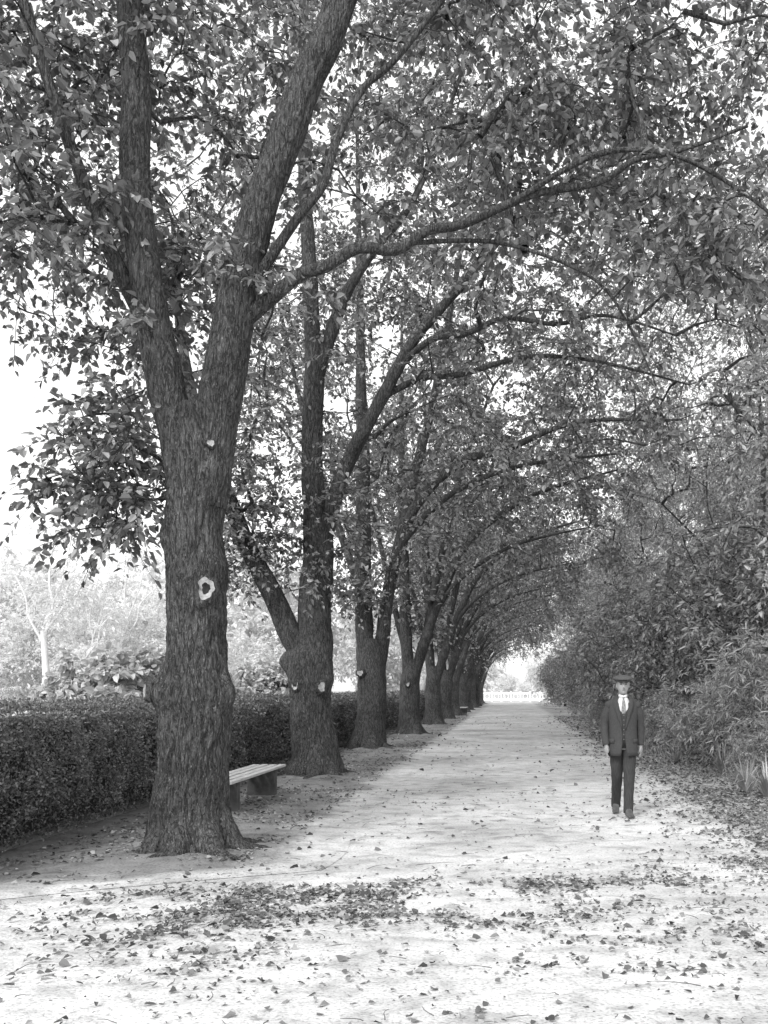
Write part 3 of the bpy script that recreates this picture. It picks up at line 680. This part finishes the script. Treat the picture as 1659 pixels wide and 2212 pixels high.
    jm=mesh_py('jacket',V,F,M_suit,True); j=obj('jacket',jm,e); so=j.modifiers.new('s','SOLIDIFY'); so.thickness=.005
    wf_=lambda i,a:(-.13*max(0,math.cos(a))**10 if i>=4 else (-.05*max(0,math.cos(a))**10 if i==3 else (-.03*max(0,math.cos(a))**20 if i==0 else 0)))
    V,F=loft([(0,-.004,.90,.160,.118),(0,-.004,1.0,.156,.115),(0,-.004,1.2,.164,.116),(0,-.004,1.33,.165,.108),(0,-.004,1.41,.13,.088)],60,True,wf_)
    obj('waistcoat',mesh_py('waistcoat',V,F,M_vest,True),e)
    for z in(.95,1.01,1.07,1.13,1.19,1.25): obj('button',mesh_py('button',*ellp((0,-.1215,z),(.007,.004,.007),8),M_btn,True),e)
    obj('shirt',mesh_py('shirt',*loft([(0,-.002,1.22,.15,.106),(0,-.002,1.33,.14,.100),(0,-.002,1.39,.11,.089),(0,-.004,1.44,.075,.076),(0,-.006,1.47,.058,.064)]),M_shirt,True),e)
    V,F=loft([(0,-.006,1.465,.059,.066),(0,-.008,1.49,.057,.064),(0,-.010,1.506,.056,.064)],28,False,lambda i,a:-.012*max(0,math.cos(a))**8); c=obj('shirt_collar',mesh_py('shirt_collar',V,F,M_shirt,True),e); so=c.modifiers.new('s','SOLIDIFY'); so.thickness=.004
    V=[];F=[];pts=[(1.478,.016,-.074),(1.460,.013,-.082),(1.450,.012,-.086),(1.40,.022,-.100),(1.33,.027,-.110),(1.27,.027,-.113)]
    for i,(z,w,y) in enumerate(pts):
        V+=[(-w,y+.003,z),(0,y-.006,z),(w,y+.003,z)]
        if i: k=i*3; F+=[(k-3,k-2,k+1,k),(k-2,k-1,k+2,k+1)]
    obj('tie',mesh_py('tie',V,F,M_tie,True),e)
    V,F=loft([(0,.035,1.575,.060,.066),(0,.022,1.61,.074,.081),(0,.016,1.65,.078,.088),(0,.012,1.70,.076,.09),(0,.010,1.72,.06,.07)],28); obj('hair',mesh_py('hair',V,F,M_hair,True),e)
    def cz(i,a): return [0,-.006,-.014,-.020,-.018,-.008,0,0][i]*math.cos(a)
    V,F=loft([(0,.004,1.670,.0795,.102),(0,.002,1.682,.086,.108),(0,-.004,1.694,.112,.130),(0,-.008,1.708,.130,.146),(0,-.006,1.723,.120,.138),(0,0,1.739,.085,.106),(0,.004,1.749,.045,.06),(0,.004,1.752,.006,.008)],32,True,cz)
    k=len(V); n=13
    for i in range(n):
        a=-.95+1.9*i/(n-1); q=math.cos(a/.95*1.45)
        x0=.079*math.sin(a); y0=-.098*math.cos(a)
        V+=[(x0,y0+.004,1.684),(x0*1.05,y0-.058*q,1.662),(x0,y0+.004,1.672)]
        if i: p=k+i*3; F+=[(p-3,p-2,p+1,p),(p-2,p-1,p+2,p+1)]
    obj('flat_cap',mesh_py('flat_cap',V,F,M_cap,True),e)
    for s in(-1,1):
        obj('eye',mesh_py('eye',*ellp((s*.029,-.090,1.636),(.015,.007,.008)),M_dark,True),e)
        obj('eyebrow',mesh_py('eyebrow',*ellp((s*.031,-.099,1.654),(.022,.005,.0045)),M_hair,True),e)
    obj('mouth',mesh_py('mouth',*ellp((0,-.100,1.563),(.023,.005,.005)),M_lip,True),e)
    for s,A in legs.items():
        x,y,_=A[-1]; V=[];F=[];seg=16
        sec=[(.055,.024,.06),(.045,.036,.10),(.0,.044,.135),(-.05,.044,.115),(-.10,.045,.075),(-.15,.046,.055),(-.20,.040,.042),(-.225,.018,.028)]
        for i,(yy,w,h) in enumerate(sec):
            for q in range(seg):
                a=q/seg*6.2832; c_=math.sin(a); V.append([x+s*.02*(-yy/.2)+w*math.cos(a),yy,(h*.5+h*.5*c_) if c_>0 else h*.5*(1+c_)])
            if i:
                k=i*seg; F+=[(k-seg+q,k-seg+(q+1)%seg,k+(q+1)%seg,k+q) for q in range(seg)]
        F+=[tuple(range(seg)),tuple(range((len(sec)-1)*seg,len(sec)*seg))[::-1]]
        out=[]
        for v in V:
            yy=v[1];zz=v[2]
            if s<0:
                py=-.13; c_,s_=math.cos(.28),math.sin(.28); dy=yy-py; yy,zz=py+dy*c_-zz*s_,(dy*s_ if dy>0 else 0)+zz*c_
            out.append((v[0],y+yy+.02,zz+.003))
        obj('shoe',mesh_py('shoe',out,F,M_shoe,True),e)
person()

# ---------------------------------------------------------------- world, sun, camera
w=bpy.data.worlds.new('World'); scene.world=w; w.use_nodes=True; nt=w.node_tree; nt.nodes.clear()
out=nt.nodes.new('ShaderNodeOutputWorld'); bg=nt.nodes.new('ShaderNodeBackground'); sky=nt.nodes.new('ShaderNodeTexSky')
sky.sky_type='NISHITA'; sky.sun_disc=False; sky.sun_elevation=math.radians(42); sky.dust_density=4; sky.air_density=1.5
bw=nt.nodes.new('ShaderNodeRGBToBW'); nt.links.new(sky.outputs[0],bw.inputs[0]); 
mx=nt.nodes.new('ShaderNodeMath'); mx.operation='MULTIPLY_ADD'; mx.inputs[1].default_value=.9; mx.inputs[2].default_value=6.6
nt.links.new(bw.outputs[0],mx.inputs[0]); nt.links.new(mx.outputs[0],bg.inputs[0]); bg.inputs[1].default_value=.15; nt.links.new(bg.outputs[0],out.inputs[0])
sd=Vector((.40,.88,-.9)).normalized()
sl=bpy.data.lights.new('sun','SUN'); sl.energy=1.9; sl.angle=math.radians(12); so=obj('sun',sl); so.rotation_euler=sd.to_track_quat('-Z','Y').to_euler()
sky.sun_rotation=math.atan2(-sd.x,-sd.y)
cam=bpy.data.cameras.new('camera'); co=obj('camera',cam,loc=(0,0,1.57),rot=(math.radians(90),0,0))
cam.sensor_fit='VERTICAL'; cam.sensor_height=36; cam.lens=35.8; cam.shift_y=.1736; cam.shift_x=-.124; cam.clip_end=2000; cam.clip_start=.1
scene.camera=co
scene.view_settings.view_transform='Standard'; scene.view_settings.look='None'; scene.view_settings.exposure=0
